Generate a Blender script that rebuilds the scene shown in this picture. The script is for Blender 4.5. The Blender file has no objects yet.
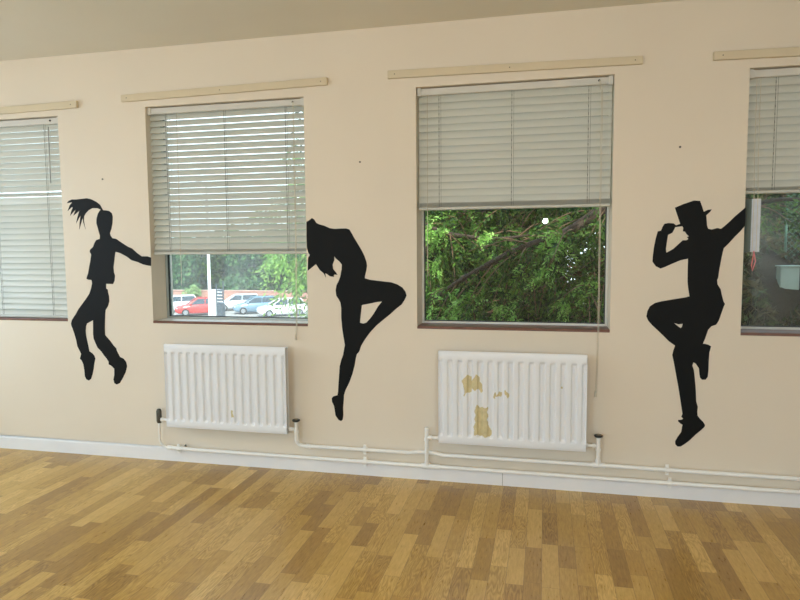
import bpy, math, random
import numpy as np
from mathutils import Vector, Matrix
from mathutils.geometry import tessellate_polygon

SC = bpy.context.scene
COL = SC.collection
random.seed(7)
RNG = np.random.default_rng(11)
R = math.radians

# ------------------------------------------------------------------ helpers
class MB:
    """collects shapes and links them as ONE mesh object"""
    def __init__(s): s.v = []; s.f = []; s.m = []; s.sm = []
    def add(s, vs, fs, mat=0, smooth=False):
        o = len(s.v); s.v += [tuple(p) for p in vs]
        for q in fs:
            s.f.append([i + o for i in q]); s.m.append(mat); s.sm.append(smooth)
    def box(s, x0, x1, y0, y1, z0, z1, mat=0):
        s.add([(x0,y0,z0),(x1,y0,z0),(x1,y1,z0),(x0,y1,z0),(x0,y0,z1),(x1,y0,z1),(x1,y1,z1),(x0,y1,z1)],
              [(0,3,2,1),(4,5,6,7),(0,1,5,4),(1,2,6,5),(2,3,7,6),(3,0,4,7)], mat)
    def tube(s, pts, r, n=12, mat=0, cap=True):
        pts = [Vector(p) for p in pts]; rs = r if isinstance(r, (list, tuple)) else [r]*len(pts)
        rings = []; prev = None
        for i, p in enumerate(pts):
            if i == 0: d = pts[1]-p
            elif i == len(pts)-1: d = p-pts[i-1]
            else: d = (pts[i+1]-p).normalized() + (p-pts[i-1]).normalized()
            d.normalize()
            if prev is None:
                a = Vector((0,0,1)) if abs(d.z) < .9 else Vector((1,0,0))
                u = d.cross(a).normalized()
            else:
                u = (prev - d*prev.dot(d)).normalized()
            prev = u; w = d.cross(u)
            rings.append([p + (u*math.cos(t)+w*math.sin(t))*rs[i] for t in [2*math.pi*k/n for k in range(n)]])
        vs = [q for g in rings for q in g]; fs = []
        for i in range(len(rings)-1):
            for k in range(n):
                fs.append((i*n+k, i*n+(k+1) % n, (i+1)*n+(k+1) % n, (i+1)*n+k))
        s.add(vs, fs, mat, True)
        if cap:
            s.add(rings[0], [tuple(range(n))[::-1]], mat); s.add(rings[-1], [tuple(range(n))], mat)
    def build(s, name, mats, parent=None, bevel=0, seg=2):
        me = bpy.data.meshes.new(name); me.from_pydata(s.v, [], s.f)
        for m in (mats if isinstance(mats, (list, tuple)) else [mats]): me.materials.append(m)
        me.polygons.foreach_set('material_index', s.m); me.polygons.foreach_set('use_smooth', s.sm)
        me.update()
        o = bpy.data.objects.new(name, me); COL.objects.link(o)
        if parent is not None:
            o.parent = parent
            o.matrix_parent_inverse = Matrix.Translation(-parent.location)
        if bevel:
            b = o.modifiers.new('Bevel', 'BEVEL'); b.width = bevel; b.segments = seg; b.limit_method = 'ANGLE'; b.angle_limit = R(40)
        return o

def arc(p0, p1, p2, n=6):
    """quadratic bend p0 -> p2 round the corner p1"""
    p0, p1, p2 = map(Vector, (p0, p1, p2))
    return [(1-t)**2*p0 + 2*t*(1-t)*p1 + t*t*p2 for t in [i/n for i in range(n+1)]]

def thing(name, label, cat, loc=(0,0,0), rz=0, group=None):
    o = bpy.data.objects.new(name, None); COL.objects.link(o)
    o.location = loc; o.rotation_euler = (0,0,rz); o.empty_display_size = .05
    o['label'] = label; o['category'] = cat
    if group: o['group'] = group
    return o
def tag(o, label, cat, group=None, kind=None):
    o['label'] = label; o['category'] = cat
    if group: o['group'] = group
    if kind: o['kind'] = kind
    return o
def struct(o): o['kind'] = 'structure'; return o

# ------------------------------------------------------------------ materials
def new_mat(name):
    m = bpy.data.materials.new(name); m.use_nodes = True
    nt = m.node_tree
    return m, nt, nt.nodes['Principled BSDF'], nt.nodes['Material Output']
def N(nt, kind, **kw):
    n = nt.nodes.new(kind)
    for k, v in kw.items():
        if k in n.inputs: n.inputs[k].default_value = v
        else: setattr(n, k, v)
    return n
def srgb(r, g, b):
    f = lambda c: (c/255/12.92 if c/255 <= .04045 else ((c/255+.055)/1.055)**2.4)
    return (f(r), f(g), f(b), 1)
def pbr(name, col, rough=.5, metal=0, spec=.5, noise=0, nscale=8, bump=0, bscale=60):
    m, nt, p, out = new_mat(name)
    p.inputs['Roughness'].default_value = rough; p.inputs['Metallic'].default_value = metal
    p.inputs['Specular IOR Level'].default_value = spec
    p.inputs['Base Color'].default_value = col
    tc = N(nt, 'ShaderNodeTexCoord')
    if noise:
        nz = N(nt, 'ShaderNodeTexNoise', Scale=nscale, Detail=5.0)
        nt.links.new(tc.outputs['Object'], nz.inputs['Vector'])
        rp = N(nt, 'ShaderNodeValToRGB')
        rp.color_ramp.elements[0].color = tuple(c*(1-noise) for c in col[:3])+(1,); rp.color_ramp.elements[0].position = .3
        rp.color_ramp.elements[1].color = tuple(min(1, c*(1+noise)) for c in col[:3])+(1,); rp.color_ramp.elements[1].position = .7
        nt.links.new(nz.outputs['Fac'], rp.inputs['Fac']); nt.links.new(rp.outputs['Color'], p.inputs['Base Color'])
    if bump:
        nb = N(nt, 'ShaderNodeTexNoise', Scale=bscale, Detail=4.0)
        nt.links.new(tc.outputs['Object'], nb.inputs['Vector'])
        bp = N(nt, 'ShaderNodeBump', Strength=bump, Distance=.004)
        nt.links.new(nb.outputs['Fac'], bp.inputs['Height']); nt.links.new(bp.outputs['Normal'], p.inputs['Normal'])
    return m

M = {}
M['wall'] = pbr('cream_wall_paint', srgb(223,212,195), .6, spec=.3, noise=.025, nscale=1.3, bump=.12, bscale=45)
M['ceiling'] = pbr('ceiling_paint', srgb(222,218,206), .8, spec=.2, noise=.02, nscale=1.5, bump=.1, bscale=30)
M['white_gloss'] = pbr('white_gloss_paint', srgb(232,232,234), .35, spec=.5, noise=.015, nscale=6)
M['pipe'] = pbr('white_pipe_paint', srgb(240,240,238), .35, noise=.02, nscale=9)
M['rad'] = pbr('white_radiator_enamel', srgb(232,234,238), .3, spec=.5, noise=.01, nscale=7)
M['peel'] = pbr('tan_undercoat', srgb(208,194,150), .6, noise=.1, nscale=40)
M['rail'] = pbr('cream_painted_batten', srgb(209,195,167), .5, noise=.02, nscale=12)
M['black'] = pbr('black_wall_paint', srgb(11,12,12), .6, spec=.18, noise=.1, nscale=5)
M['frame'] = pbr('white_window_frame', srgb(222,224,220), .4, noise=.03, nscale=10)
M['alu'] = pbr('aluminium_frame', srgb(178,184,182), .4, metal=.3, noise=.03, nscale=10)
M['gasket'] = pbr('dark_rubber', srgb(40,44,42), .6)
M['sill'] = pbr('red_brown_sill', srgb(112,74,60), .35, spec=.5, noise=.25, nscale=14)
M['sill_sheen'] = pbr('painted_sheen_sill', srgb(232,232,232), .35, noise=.02)  # white colour paints in bright light reflected off a sill top
M['cord'] = pbr('pale_cord', srgb(206,198,180), .8)
M['ladder'] = pbr('grey_ladder_cord', srgb(118,116,108), .8)
M['clear_wand'] = pbr('grey_plastic', srgb(150,152,150), .3)
M['headrail'] = pbr('blind_headrail_enamel', srgb(205,203,196), .4, noise=.02)
M['dark_metal'] = pbr('dark_metal', srgb(92,88,78), .45, metal=.6, noise=.2, nscale=30)
M['black_plastic'] = pbr('black_plastic', srgb(28,28,26), .35)
M['brass'] = pbr('dull_brass', srgb(150,140,110), .4, metal=.7)
M['flap'] = pbr('grey_green_plastic', srgb(98,110,104), .5)
M['pink'] = pbr('pink_cord_tassel', srgb(214,120,120), .7)
M['strip'] = pbr('pale_ribbed_plastic', srgb(204,209,217), .45, noise=.05, nscale=30)
# outdoors
M['tarmac'] = pbr('car_park_tarmac', srgb(150,148,144), .9, noise=.15, nscale=3)
M['brick'] = None
M['bark'] = pbr('brown_bark', srgb(56,42,32), .9, noise=.4, nscale=25, bump=.5, bscale=60)
M['twig'] = pbr('red_brown_twig', srgb(116,88,66), .9, noise=.35, nscale=30)
M['rubber'] = pbr('black_rubber', srgb(26,26,28), .7)
M['hub'] = pbr('silver_wheel', srgb(170,172,176), .35, metal=.7)
M['car_glass'] = pbr('dark_car_glass', srgb(52,66,76), .08, spec=.8)
M['lamp'] = pbr('clear_headlamp', srgb(220,225,230), .1, spec=.9)
M['post'] = pbr('white_painted_steel', srgb(228,230,230), .5, noise=.04)
M['cabinet'] = pbr('pale_grey_cabinet', srgb(214,216,216), .5, noise=.04)
M['sign_dark'] = pbr('dark_grey_steel', srgb(62,74,84), .5, noise=.1)
M['box_white'] = pbr('grey_green_box', srgb(176,190,176), .6, noise=.08)
M['wire'] = pbr('green_wire', srgb(84,124,104), .5)
M['earth'] = pbr('brown_earth_bank', srgb(44,37,27), .95, spec=.08, noise=.45, nscale=3.2, bump=.8, bscale=14)

def blind_mat():
    m, nt, p, out = new_mat('cream_slat_enamel')
    p.inputs['Base Color'].default_value = srgb(222,222,214); p.inputs['Roughness'].default_value = .38
    tr = N(nt, 'ShaderNodeBsdfTranslucent', Color=srgb(242,242,238))
    mx = N(nt, 'ShaderNodeMixShader', Fac=SLAT_TRANS)
    nt.links.new(p.outputs[0], mx.inputs[1]); nt.links.new(tr.outputs[0], mx.inputs[2]); nt.links.new(mx.outputs[0], out.inputs['Surface'])
    return m
SLAT_TRANS = .34
M['slat'] = blind_mat()

def glass_mat(name, haze_mix, tint=(.93,.97,.95,1)):
    m, nt, p, out = new_mat(name)
    tr = N(nt, 'ShaderNodeBsdfTransparent', Color=tint)
    gl = N(nt, 'ShaderNodeBsdfGlossy', Roughness=.012); gl.inputs['Color'].default_value = (1,1,1,1)
    lw = N(nt, 'ShaderNodeFresnel', IOR=1.4)
    m1 = N(nt, 'ShaderNodeMixShader')
    nt.links.new(lw.outputs[0], m1.inputs[0]); nt.links.new(tr.outputs[0], m1.inputs[1]); nt.links.new(gl.outputs[0], m1.inputs[2])
    df = N(nt, 'ShaderNodeBsdfTranslucent', Color=(.9,.92,.92,1))
    tc = N(nt, 'ShaderNodeTexCoord'); nz = N(nt, 'ShaderNodeTexNoise', Scale=3.0, Detail=6.0)
    nt.links.new(tc.outputs['Object'], nz.inputs['Vector'])
    ml = N(nt, 'ShaderNodeMath', operation='MULTIPLY'); ml.inputs[1].default_value = haze_mix*2
    nt.links.new(nz.outputs['Fac'], ml.inputs[0])
    m2 = N(nt, 'ShaderNodeMixShader')
    nt.links.new(ml.outputs[0], m2.inputs[0]); nt.links.new(m1.outputs[0], m2.inputs[1]); nt.links.new(df.outputs[0], m2.inputs[2])
    nt.links.new(m2.outputs[0], out.inputs['Surface'])
    return m
M['glass_haze_tint'] = glass_mat('haze_tinted_glass', .14)  # pale translucent mix imitates the glare and haze of the bright outdoors
M['glass'] = glass_mat('window_glass', .004)

def floor_mat():
    m, nt, p, out = new_mat('oak_strip_laminate')
    L = nt.links.new
    tc = N(nt, 'ShaderNodeTexCoord'); sx = N(nt, 'ShaderNodeSeparateXYZ'); L(tc.outputs['Object'], sx.inputs[0])
    def math_(op, a, b=None, c=None):
        n = N(nt, 'ShaderNodeMath', operation=op)
        for i, q in enumerate((a, b, c)):
            if q is None: continue
            if isinstance(q, (int, float)): n.inputs[i].default_value = q
            else: L(q, n.inputs[i])
        return n.outputs[0]
    u = math_('DIVIDE', sx.outputs['X'], .08)
    i = math_('FLOOR', u); fu = math_('SUBTRACT', u, i)
    wn = N(nt, 'ShaderNodeTexWhiteNoise', noise_dimensions='1D'); L(i, wn.inputs['W'])
    v = math_('ADD', math_('DIVIDE', sx.outputs['Y'], .43), math_('MULTIPLY', wn.outputs['Value'], 7.3))
    j = math_('FLOOR', v); fv = math_('SUBTRACT', v, j)
    cb = N(nt, 'ShaderNodeCombineXYZ'); L(i, cb.inputs[0]); L(j, cb.inputs[1])
    w2 = N(nt, 'ShaderNodeTexWhiteNoise', noise_dimensions='3D'); L(cb.outputs[0], w2.inputs['Vector'])
    thr = math_('ADD', math_('MULTIPLY', w2.outputs['Value'], .56), .22)
    d = math_('SUBTRACT', fv, thr)
    idx = math_('ADD', j, math_('GREATER_THAN', d, 0))
    cb2 = N(nt, 'ShaderNodeCombineXYZ'); L(i, cb2.inputs[0]); L(idx, cb2.inputs[1]); cb2.inputs[2].default_value = 5.5
    w3 = N(nt, 'ShaderNodeTexWhiteNoise', noise_dimensions='3D'); L(cb2.outputs[0], w3.inputs['Vector'])
    # grain: noise stretched along y, shifted per strip
    off = N(nt, 'ShaderNodeVectorMath', operation='SCALE'); L(w3.outputs['Color'], off.inputs[0]); off.inputs['Scale'].default_value = 40
    ad = N(nt, 'ShaderNodeVectorMath', operation='ADD'); L(tc.outputs['Object'], ad.inputs[0]); L(off.outputs[0], ad.inputs[1])
    mp = N(nt, 'ShaderNodeMapping'); mp.inputs['Scale'].default_value = (1, .13, 1); L(ad.outputs[0], mp.inputs['Vector'])
    g1 = N(nt, 'ShaderNodeTexNoise', Scale=120.0, Detail=6.0, Roughness=.65); L(mp.outputs[0], g1.inputs['Vector'])
    wv = N(nt, 'ShaderNodeTexNoise', Scale=22.0, Detail=2.0, Roughness=.4); L(mp.outputs[0], wv.inputs['Vector'])
    rings = math_('SINE', math_('MULTIPLY', wv.outputs['Fac'], 90.0))
    rsel = math_('MULTIPLY', math_('GREATER_THAN', math_('FRACT', math_('MULTIPLY', w3.outputs['Value'], 17.3)), .62), .16)
    ringa = math_('MULTIPLY', rings, rsel)
    rp = N(nt, 'ShaderNodeValToRGB')
    e = rp.color_ramp.elements; e[0].position = 0; e[0].color = FLOOR_C[0]; e[1].position = 1; e[1].color = FLOOR_C[2]
    q = e.new(.5); q.color = FLOOR_C[1]
    t = math_('ADD', math_('ADD', math_('MULTIPLY', w3.outputs['Value'], .66), math_('MULTIPLY', math_('SUBTRACT', g1.outputs['Fac'], .5), .9)), math_('ADD', ringa, .16))
    L(t, rp.inputs['Fac'])
    # joints
    e1 = math_('LESS_THAN', math_('MINIMUM', fu, math_('SUBTRACT', 1.0, fu)), .016)
    e2 = math_('LESS_THAN', math_('ABSOLUTE', d), .0022)
    ed = math_('MULTIPLY', math_('MAXIMUM', e1, e2), .45)
    mx = N(nt, 'ShaderNodeMix', data_type='RGBA'); L(ed, mx.inputs[0]); L(rp.outputs['Color'], mx.inputs[6]); mx.inputs[7].default_value = srgb(92,62,30)
    L(mx.outputs[2], p.inputs['Base Color'])
    p.inputs['Roughness'].default_value = .33; p.inputs['Specular IOR Level'].default_value = .65
    rr = math_('ADD', math_('MULTIPLY', g1.outputs['Fac'], .10), .24); L(rr, p.inputs['Roughness'])
    return m
FLOOR_C = (srgb(136,99,38), srgb(183,146,68), srgb(218,184,110))
M['floor'] = floor_mat()

def brick_mat():
    m, nt, p, out = new_mat('red_brick')
    tc = N(nt, 'ShaderNodeTexCoord'); mp = N(nt, 'ShaderNodeMapping'); mp.inputs['Rotation'].default_value = (R(90),0,0)
    bt = N(nt, 'ShaderNodeTexBrick', Scale=3.0); bt.inputs['Color1'].default_value = srgb(190,128,108); bt.inputs['Color2'].default_value = srgb(170,108,92); bt.inputs['Mortar'].default_value = srgb(200,190,178)
    nt.links.new(tc.outputs['Object'], mp.inputs[0]); nt.links.new(mp.outputs[0], bt.inputs['Vector']); nt.links.new(bt.outputs['Color'], p.inputs['Base Color'])
    p.inputs['Roughness'].default_value = .9
    return m
M['brick'] = brick_mat()

def leaf_mat(name, cols, trans=.35):
    m, nt, p, out = new_mat(name)
    ge = N(nt, 'ShaderNodeNewGeometry'); rp = N(nt, 'ShaderNodeValToRGB')
    e = rp.color_ramp.elements; e[0].color = cols[0]; e[1].color = cols[-1]
    for k, c in enumerate(cols[1:-1]): e.new((k+1)/(len(cols)-1)).color = c
    nt.links.new(ge.outputs['Random Per Island'], rp.inputs['Fac'])
    nt.links.new(rp.outputs['Color'], p.inputs['Base Color']); p.inputs['Roughness'].default_value = .5; p.inputs['Specular IOR Level'].default_value = .15
    tr = N(nt, 'ShaderNodeBsdfTranslucent'); nt.links.new(rp.outputs['Color'], tr.inputs['Color'])
    mx = N(nt, 'ShaderNodeMixShader', Fac=trans)
    nt.links.new(p.outputs[0], mx.inputs[1]); nt.links.new(tr.outputs[0], mx.inputs[2]); nt.links.new(mx.outputs[0], out.inputs['Surface'])
    return m
M['leaf_near'] = leaf_mat('conifer_leaf', (srgb(16,32,16), srgb(36,68,24), srgb(92,128,44), srgb(40,68,32)))
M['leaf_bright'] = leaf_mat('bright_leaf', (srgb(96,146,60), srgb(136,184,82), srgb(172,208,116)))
M['leaf_far'] = leaf_mat('far_leaf', (srgb(52,92,60), srgb(84,128,80), srgb(118,160,100)))
M['leaf_pale'] = leaf_mat('pale_leaf', (srgb(120,158,96), srgb(160,190,124), srgb(180,200,140)))
M['scrub'] = leaf_mat('dry_scrub', (srgb(52,44,32), srgb(104,94,62), srgb(44,60,34), srgb(88,104,58)), .2)

SKY, SUN, E_LEFT, E_REAR, E_WARM_FILL, E_FLASH, EXPO = 3.4, 8, 41, 124, 12.5, 34, -0.10

# ------------------------------------------------------------------ the room
GZ = -4.1
X0, X1, YR, H, T = -5.4, 3.4, -7.5, 2.92, .26
WIN = [(-4.655, -3.457, 1.0, 2.50), (-2.740, -1.560, 1.0, 2.522), (-.806, .389, 1.0, 2.534), (1.115, 2.310, 1.0, 2.518)]

def wall_with_holes(name, a0, a1, z0, z1, holes, inner, outer, along, mat):
    """solid wall in the plane `along` x or y with rectangular openings and their reveals"""
    mb = MB()
    P = (lambda a, d, z: (a, d, z)) if along == 'x' else (lambda a, d, z: (d, a, z))
    us = sorted({a0, a1} | {h[0] for h in holes} | {h[1] for h in holes}); zs = sorted({z0, z1} | {h[2] for h in holes} | {h[3] for h in holes})
    for i in range(len(us)-1):
        for k in range(len(zs)-1):
            cu, cz = (us[i]+us[i+1])/2, (zs[k]+zs[k+1])/2
            if any(h[0] < cu < h[1] and h[2] < cz < h[3] for h in holes): continue
            for d in (inner, outer):
                mb.add([P(us[i],d,zs[k]), P(us[i+1],d,zs[k]), P(us[i+1],d,zs[k+1]), P(us[i],d,zs[k+1])], [(0,1,2,3)])
    for h in list(holes) + [(a0, a1, z0, z1)]:
        c = [(h[0],h[2]), (h[1],h[2]), (h[1],h[3]), (h[0],h[3])]
        for i in range(4):
            p, q = c[i], c[(i+1) % 4]
            mb.add([P(p[0],inner,p[1]), P(q[0],inner,q[1]), P(q[0],outer,q[1]), P(p[0],outer,p[1])], [(0,1,2,3)])
    return struct(mb.build(name, mat))

wall_with_holes('wall_front', X0, X1, 0, H, WIN, 0, T, 'x', M['wall'])
LEFT_HOLES = [(-3.7, -2.2, 1.0, 2.5), (-2.0, -.5, 1.0, 2.5)]
REAR_HOLES = [(-4.3, -2.55, 1.0, 2.5), (1.35, 3.1, 1.0, 2.5)]
wall_with_holes('wall_left', YR, 0, 0, H, LEFT_HOLES, X0, X0-T, 'y', M['wall'])
wall_with_holes('wall_rear', X0, X1, 0, H, REAR_HOLES, YR, YR-T, 'x', M['wall'])
mb = MB(); mb.box(X1, X1+T, YR, 0, 0, H); struct(mb.build('wall_right', M['wall']))
mb = MB(); mb.box(X0-T, X1+T, YR-T, T, -.3, 0); struct(mb.build('floor', M['floor']))
mb = MB(); mb.box(X0-T, X1+T, YR-T, T, H, H+.3); struct(mb.build('ceiling', M['ceiling']))
mb = MB(); mb.add([(X0,0,0),(X1,0,0),(X1,-.02,0),(X0,-.02,0),(X0,0,.098),(X1,0,.098),(X1,-.012,.098),(X0,-.012,.098),(X0,-.02,.088),(X1,-.02,.088)],
    [(0,1,5,4),(3,8,9,2),(8,6,7,9),(6,4,5,7),(0,3,2,1),(0,4,6,8,3),(1,2,9,7,5)])
mb.box(-.252, -.2495, -.0206, -.002, .001, .0885, 1)          # joint between two lengths
struct(mb.build('baseboard_front', [M['white_gloss'], M['ladder']]))
mb = MB(); mb.box(X0, X0+.02, YR, -.02, 0, .095); struct(mb.build('baseboard_left', M['white_gloss']))

mb = MB(); mb.box(-9, 2.9, 0, T, H+.3, 4.2); mb.box(2.9, 7, 0, T, H+.3, 6.6); struct(mb.build('wall_added_shade', M['wall']))  # unseen wall added to throw shade on the near trees and bank
mb = MB(); mb.box(-9, 2.9, YR-T, T, 4.2, 4.35); mb.box(2.9, 7, YR-T, T, 6.6, 6.75); struct(mb.build('roof', M['ceiling']))  # unseen slabs added on top, shaping the same shade
mb = MB(); mb.box(-9, X0-T, 0, T, GZ, H+.3); mb.box(X1+T, 6, 0, T, GZ, H+.3); mb.box(X0-T, X1+T, 0, T, GZ, -.3); struct(mb.build('wall_outside', M['brick']))
# windows: frame, pane, gasket and the tiled sill in each opening
def make_window(n, op, style):
    x0, x1, z0, z1 = op; zs = z0 + .017
    fm = M['alu'] if style == 'alu' else M['frame']
    w = .014
    mb = MB(); y0, y1 = .170, .222
    mb.box(x0, x0+w, y0, y1, zs, z1); mb.box(x1-w, x1, y0, y1, zs, z1)
    mb.box(x0+w, x1-w, y0, y1, zs, zs+w); mb.box(x0+w, x1-w, y0, y1, z1-w, z1)
    fr = struct(mb.build('window_%d' % n, fm, None, .003))
    g = MB(); a = .005
    for b in ((x0+w, x0+w+a, zs+w, z1-w), (x1-w-a, x1-w, zs+w, z1-w), (x0+w+a, x1-w-a, zs+w, zs+w+a), (x0+w+a, x1-w-a, z1-w-a, z1-w)):
        g.box(b[0], b[1], .184, .206, b[2], b[3])
    g.build('gasket', M['gasket'], fr)
    p = MB(); p.box(x0+w+a-.002, x1-w-a+.002, .192, .197, zs+w+a-.002, z1-w-a+.002)
    p.build('pane', M['glass_haze_tint'] if n < 3 else M['glass'], fr)
    s = MB(); top = 1 if n == 2 else 0
    s.box(x0, x1, -.004, .03, z0, zs, 0); s.box(x0, x1, .03, .2, z0, zs, top)
    s.build('window_sill', [M['sill'], M['sill_sheen']], fr, .003)
for n, op in enumerate(WIN): make_window(n+1, op, 'alu' if n < 2 else 'white')

# cream battens screwed to the wall over the windows (corner points measured on the wall)
BAT = [((-5.05, 2.516, 2.565), (-3.275, 2.5435, 2.592), 'cream wooden batten over the fully covered leftmost window'),
       ((-2.913, 2.561, 2.609), (-1.388, 2.582, 2.630), 'cream batten above the window that looks on the car park'),
       ((-.984, 2.594, 2.643), (.542, 2.577, 2.622), 'cream batten above the window full of green branches'),
       ((.920, 2.570, 2.617), (2.50, 2.540, 2.588), 'cream batten above the rightmost window by the hat silhouette')]
for (xa, za0, za1), (xb, zb0, zb1), lab in BAT:
    mb = MB(); d = -.024
    mb.add([(xa,0,za0),(xb,0,zb0),(xb,d,zb0),(xa,d,za0),(xa,0,za1),(xb,0,zb1),(xb,d,zb1),(xa,d,za1)],
           [(0,3,2,1),(4,5,6,7),(0,1,5,4),(1,2,6,5),(2,3,7,6),(3,0,4,7)])
    o = tag(mb.build('wall_batten', M['rail'], None, .003), lab, 'batten', 'battens above the windows')
    for f in (.03, .5, .972):
        x = xa+(xb-xa)*f; z = (za0+za1)/2*(1-f) + (zb0+zb1)/2*f
        s = MB(); s.tube([(x, d+.001, z), (x, d-.0015, z)], .0035, 8); s.build('screw_head', M['dark_metal'], o)

# ------------------------------------------------------------------ venetian blinds
def slat_mesh(w):
    """50 mm crowned slat along x, hung at its middle"""
    mb = MB(); n = 8; hw = .025; th = .0011; cr = .0035
    top = []; bot = []
    for i in range(n+1):
        t = -1+2*i/n; y = t*hw; z = cr*(1-t*t)
        top.append((y, z+th/2)); bot.append((y, z-th/2))
    prof = top + bot[::-1]; k = len(prof)
    vs = [(-w/2, y, z) for y, z in prof] + [(w/2, y, z) for y, z in prof]
    fs = [(i, (i+1) % k, k+(i+1) % k, k+i) for i in range(k)]
    fs += [(i, i+1, k-2-i, k-1-i) for i in range(n)] + [(k+i+1, k+i, k+k-1-i, k+k-2-i) for i in range(n)]
    mb.add(vs, fs, 0, False)
    return mb
def make_blind(op, zbot, tilt, stack, label, odd=(), pitch=.0435, cords='right', cord_end=None, wand=None, cord_left=None):
    x0, x1, _, z1 = op; w = x1-x0-.016; cx = (x0+x1)/2; yc = .052
    t = thing('venetian_blind', label, 'blind', (cx, yc, zbot), group='white venetian blinds')
    ztop = z1-.006
    mb = MB(); mb.box(x0+.006, x1-.006, yc-.028, yc+.026, ztop-.042, ztop)
    hr = mb.build('headrail', M['headrail'], t, .004)
    for xx in (x0+.004, x1-.03):
        b = MB(); b.box(xx, xx+.026, yc-.032, yc+.03, ztop-.046, ztop+.004); b.build('end_bracket', M['headrail'], hr, .002)
    b = MB(); b.tube([(x1-.085, yc-.029, ztop-.02), (x1-.085, yc-.0335, ztop-.02)], .007, 10); b.build('cord_hole', M['black_plastic'], hr)
    mb = MB(); mb.box(cx-w/2, cx+w/2, yc-.026, yc+.026, zbot, zbot+.018); mb.build('bottom_rail', M['slat'], t, .005)
    proto = slat_mesh(w).build('slat', M['slat'], t)
    z = ztop-.042-.020; zend = zbot+.018+.0035*stack; first = True; i = 0
    zs = []
    n = max(1, round((z-(zend+.021))/pitch)); pitch = (z-(zend+.021))/n
    zs = [z-pitch*k for k in range(n+1)]
    for i, z in enumerate(zs):
        o = proto if first else proto.copy()
        if not first: COL.objects.link(o)
        first = False
        a = tilt + RNG.normal(0, 1.1)
        if i in odd: a = odd[i]
        o.location = (cx, yc, z); o.rotation_euler = (R(a), R(RNG.normal(0, .05)), 0)
    for k in range(stack):
        o = proto.copy(); COL.objects.link(o); o.location = (cx, yc, zbot+.0195+.0035*k); o.rotation_euler = (0,0,0)
    for fx in (.12, .5, .88):
        x = x0+(x1-x0)*fx
        mb = MB()
        mb.tube([(x, yc-.0275, ztop-.045), (x, yc-.0275, zbot+.02)], .0011, 6); mb.tube([(x, yc+.0275, ztop-.045), (x, yc+.0275, zbot+.02)], .0011, 6)
        mb.tube([(x+.012, yc-.0275, ztop-.045), (x+.012, yc-.0275, zbot+.02)], .0008, 6)
        for z in zs:
            mb.box(x-.002, x+.002, yc-.0285, yc-.0275, z-.018, z-.004)
        mb.build('ladder_cord', M['ladder'], t)
    if cord_end:
        xc, zc = cord_end
        mb = MB(); yy = -.012
        pts = [(x1-.085 if cords == 'right' else xc, yc-.036, ztop-.02), (xc, yc-.044, ztop-.10), (xc, yc-.047, 1.55), (xc, yy, .99), (xc-.008, yy, zc+.01)]
        mb.tube(pts, .0017, 6); mb.tube([(p[0]+.006, p[1], p[2]) for p in pts], .0017, 6)
        c = mb.build('pull_cord', M['cord'], t)
        mb = MB(); mb.tube([(xc-.008, yy, zc+.02), (xc-.008, yy, zc+.008), (xc-.008, yy, zc-.018)], [.003, .006, .007], 10); mb.build('tassel', M['cord'], c)
    if cord_left:
        xc, zc = cord_left; mb = MB()
        mb.tube([(xc, yc-.036, ztop-.04), (xc, yc-.046, zbot), (xc, yc-.048, zc)], .0017, 6); mb.build('left_cord', M['cord'], t)
    if wand:
        xw, za, zb = wand
        mb = MB(); mb.tube([(xw, yc-.036, za), (xw, yc-.04, zb)], .0035, 8); mb.build('tilt_wand', M['clear_wand'], t)
    return t
make_blind(WIN[0], 1.020, 65, 0, 'white blind let right down over the leftmost window', odd={11: 36, 12: 82, 31: 50}, pitch=.0440, wand=(-3.555, 2.43, 2.02))
make_blind(WIN[1], 1.490, 56, 5, 'half raised blind with tilted slats over the car park window', pitch=.0435, cord_end=(-1.640, .925), cord_left=(-2.505, 1.27))
make_blind(WIN[2], 1.764, 73, 8, 'half raised closed blind above the view of green branches', pitch=.0450, cord_end=(.318, .62), cord_left=(-.735, 1.34))
make_blind(WIN[3], 1.818, 75, 5, 'half raised blind on the rightmost window beside the hat silhouette', pitch=.0450)

# long thin left-hand cord of the middle and car park blinds
# pale ribbed strip tied to the cords of the right hand blind
t = thing('ribbed_strip', 'pale ribbed plastic strip hanging on cords in the rightmost window', 'strip', (1.172, -.004, 1.48))
mb = MB(); zb_, zt_ = 1.485, 1.787
n = 34
for i in range(n):
    z0 = zb_+(zt_-zb_)*i/n; z1 = zb_+(zt_-zb_)*(i+1)/n
    mb.box(1.150, 1.196, -.006, .002, z0, z1-.0025)
mb.box(1.152, 1.194, -.004, .001, zb_, zt_)
st = mb.build('strip', M['strip'], t)
mb = MB(); mb.add([(1.118,.035,zb_),(1.150,.002,zb_),(1.150,.002,zt_),(1.118,.035,zt_),(1.118,.037,zb_),(1.150,.004,zb_),(1.150,.004,zt_),(1.118,.037,zt_)], [(0,1,2,3),(7,6,5,4),(0,4,5,1),(3,2,6,7),(0,3,7,4),(1,5,6,2)]); mb.build('side_flap', M['flap'], t)
for dx in (.006, .026):
    mb = MB(); mb.tube([(1.152+dx, .018, 2.46), (1.152+dx, .012, 2.0), (1.152+dx, -.0075, 1.80), (1.152+dx, -.0085, 1.46+dx)], .0016, 6); mb.build('hanging_cord', M['cord'], t)
mb = MB(); mb.tube([(1.166,-.004,1.49),(1.172,-.006,1.465),(1.178,-.006,1.43),(1.170,-.006,1.40),(1.164,-.006,1.375),(1.158,-.006,1.41),(1.164,-.006,1.45),(1.170,-.004,1.49)], .003, 6); mb.build('pink_loop', M['pink'], t)

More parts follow.
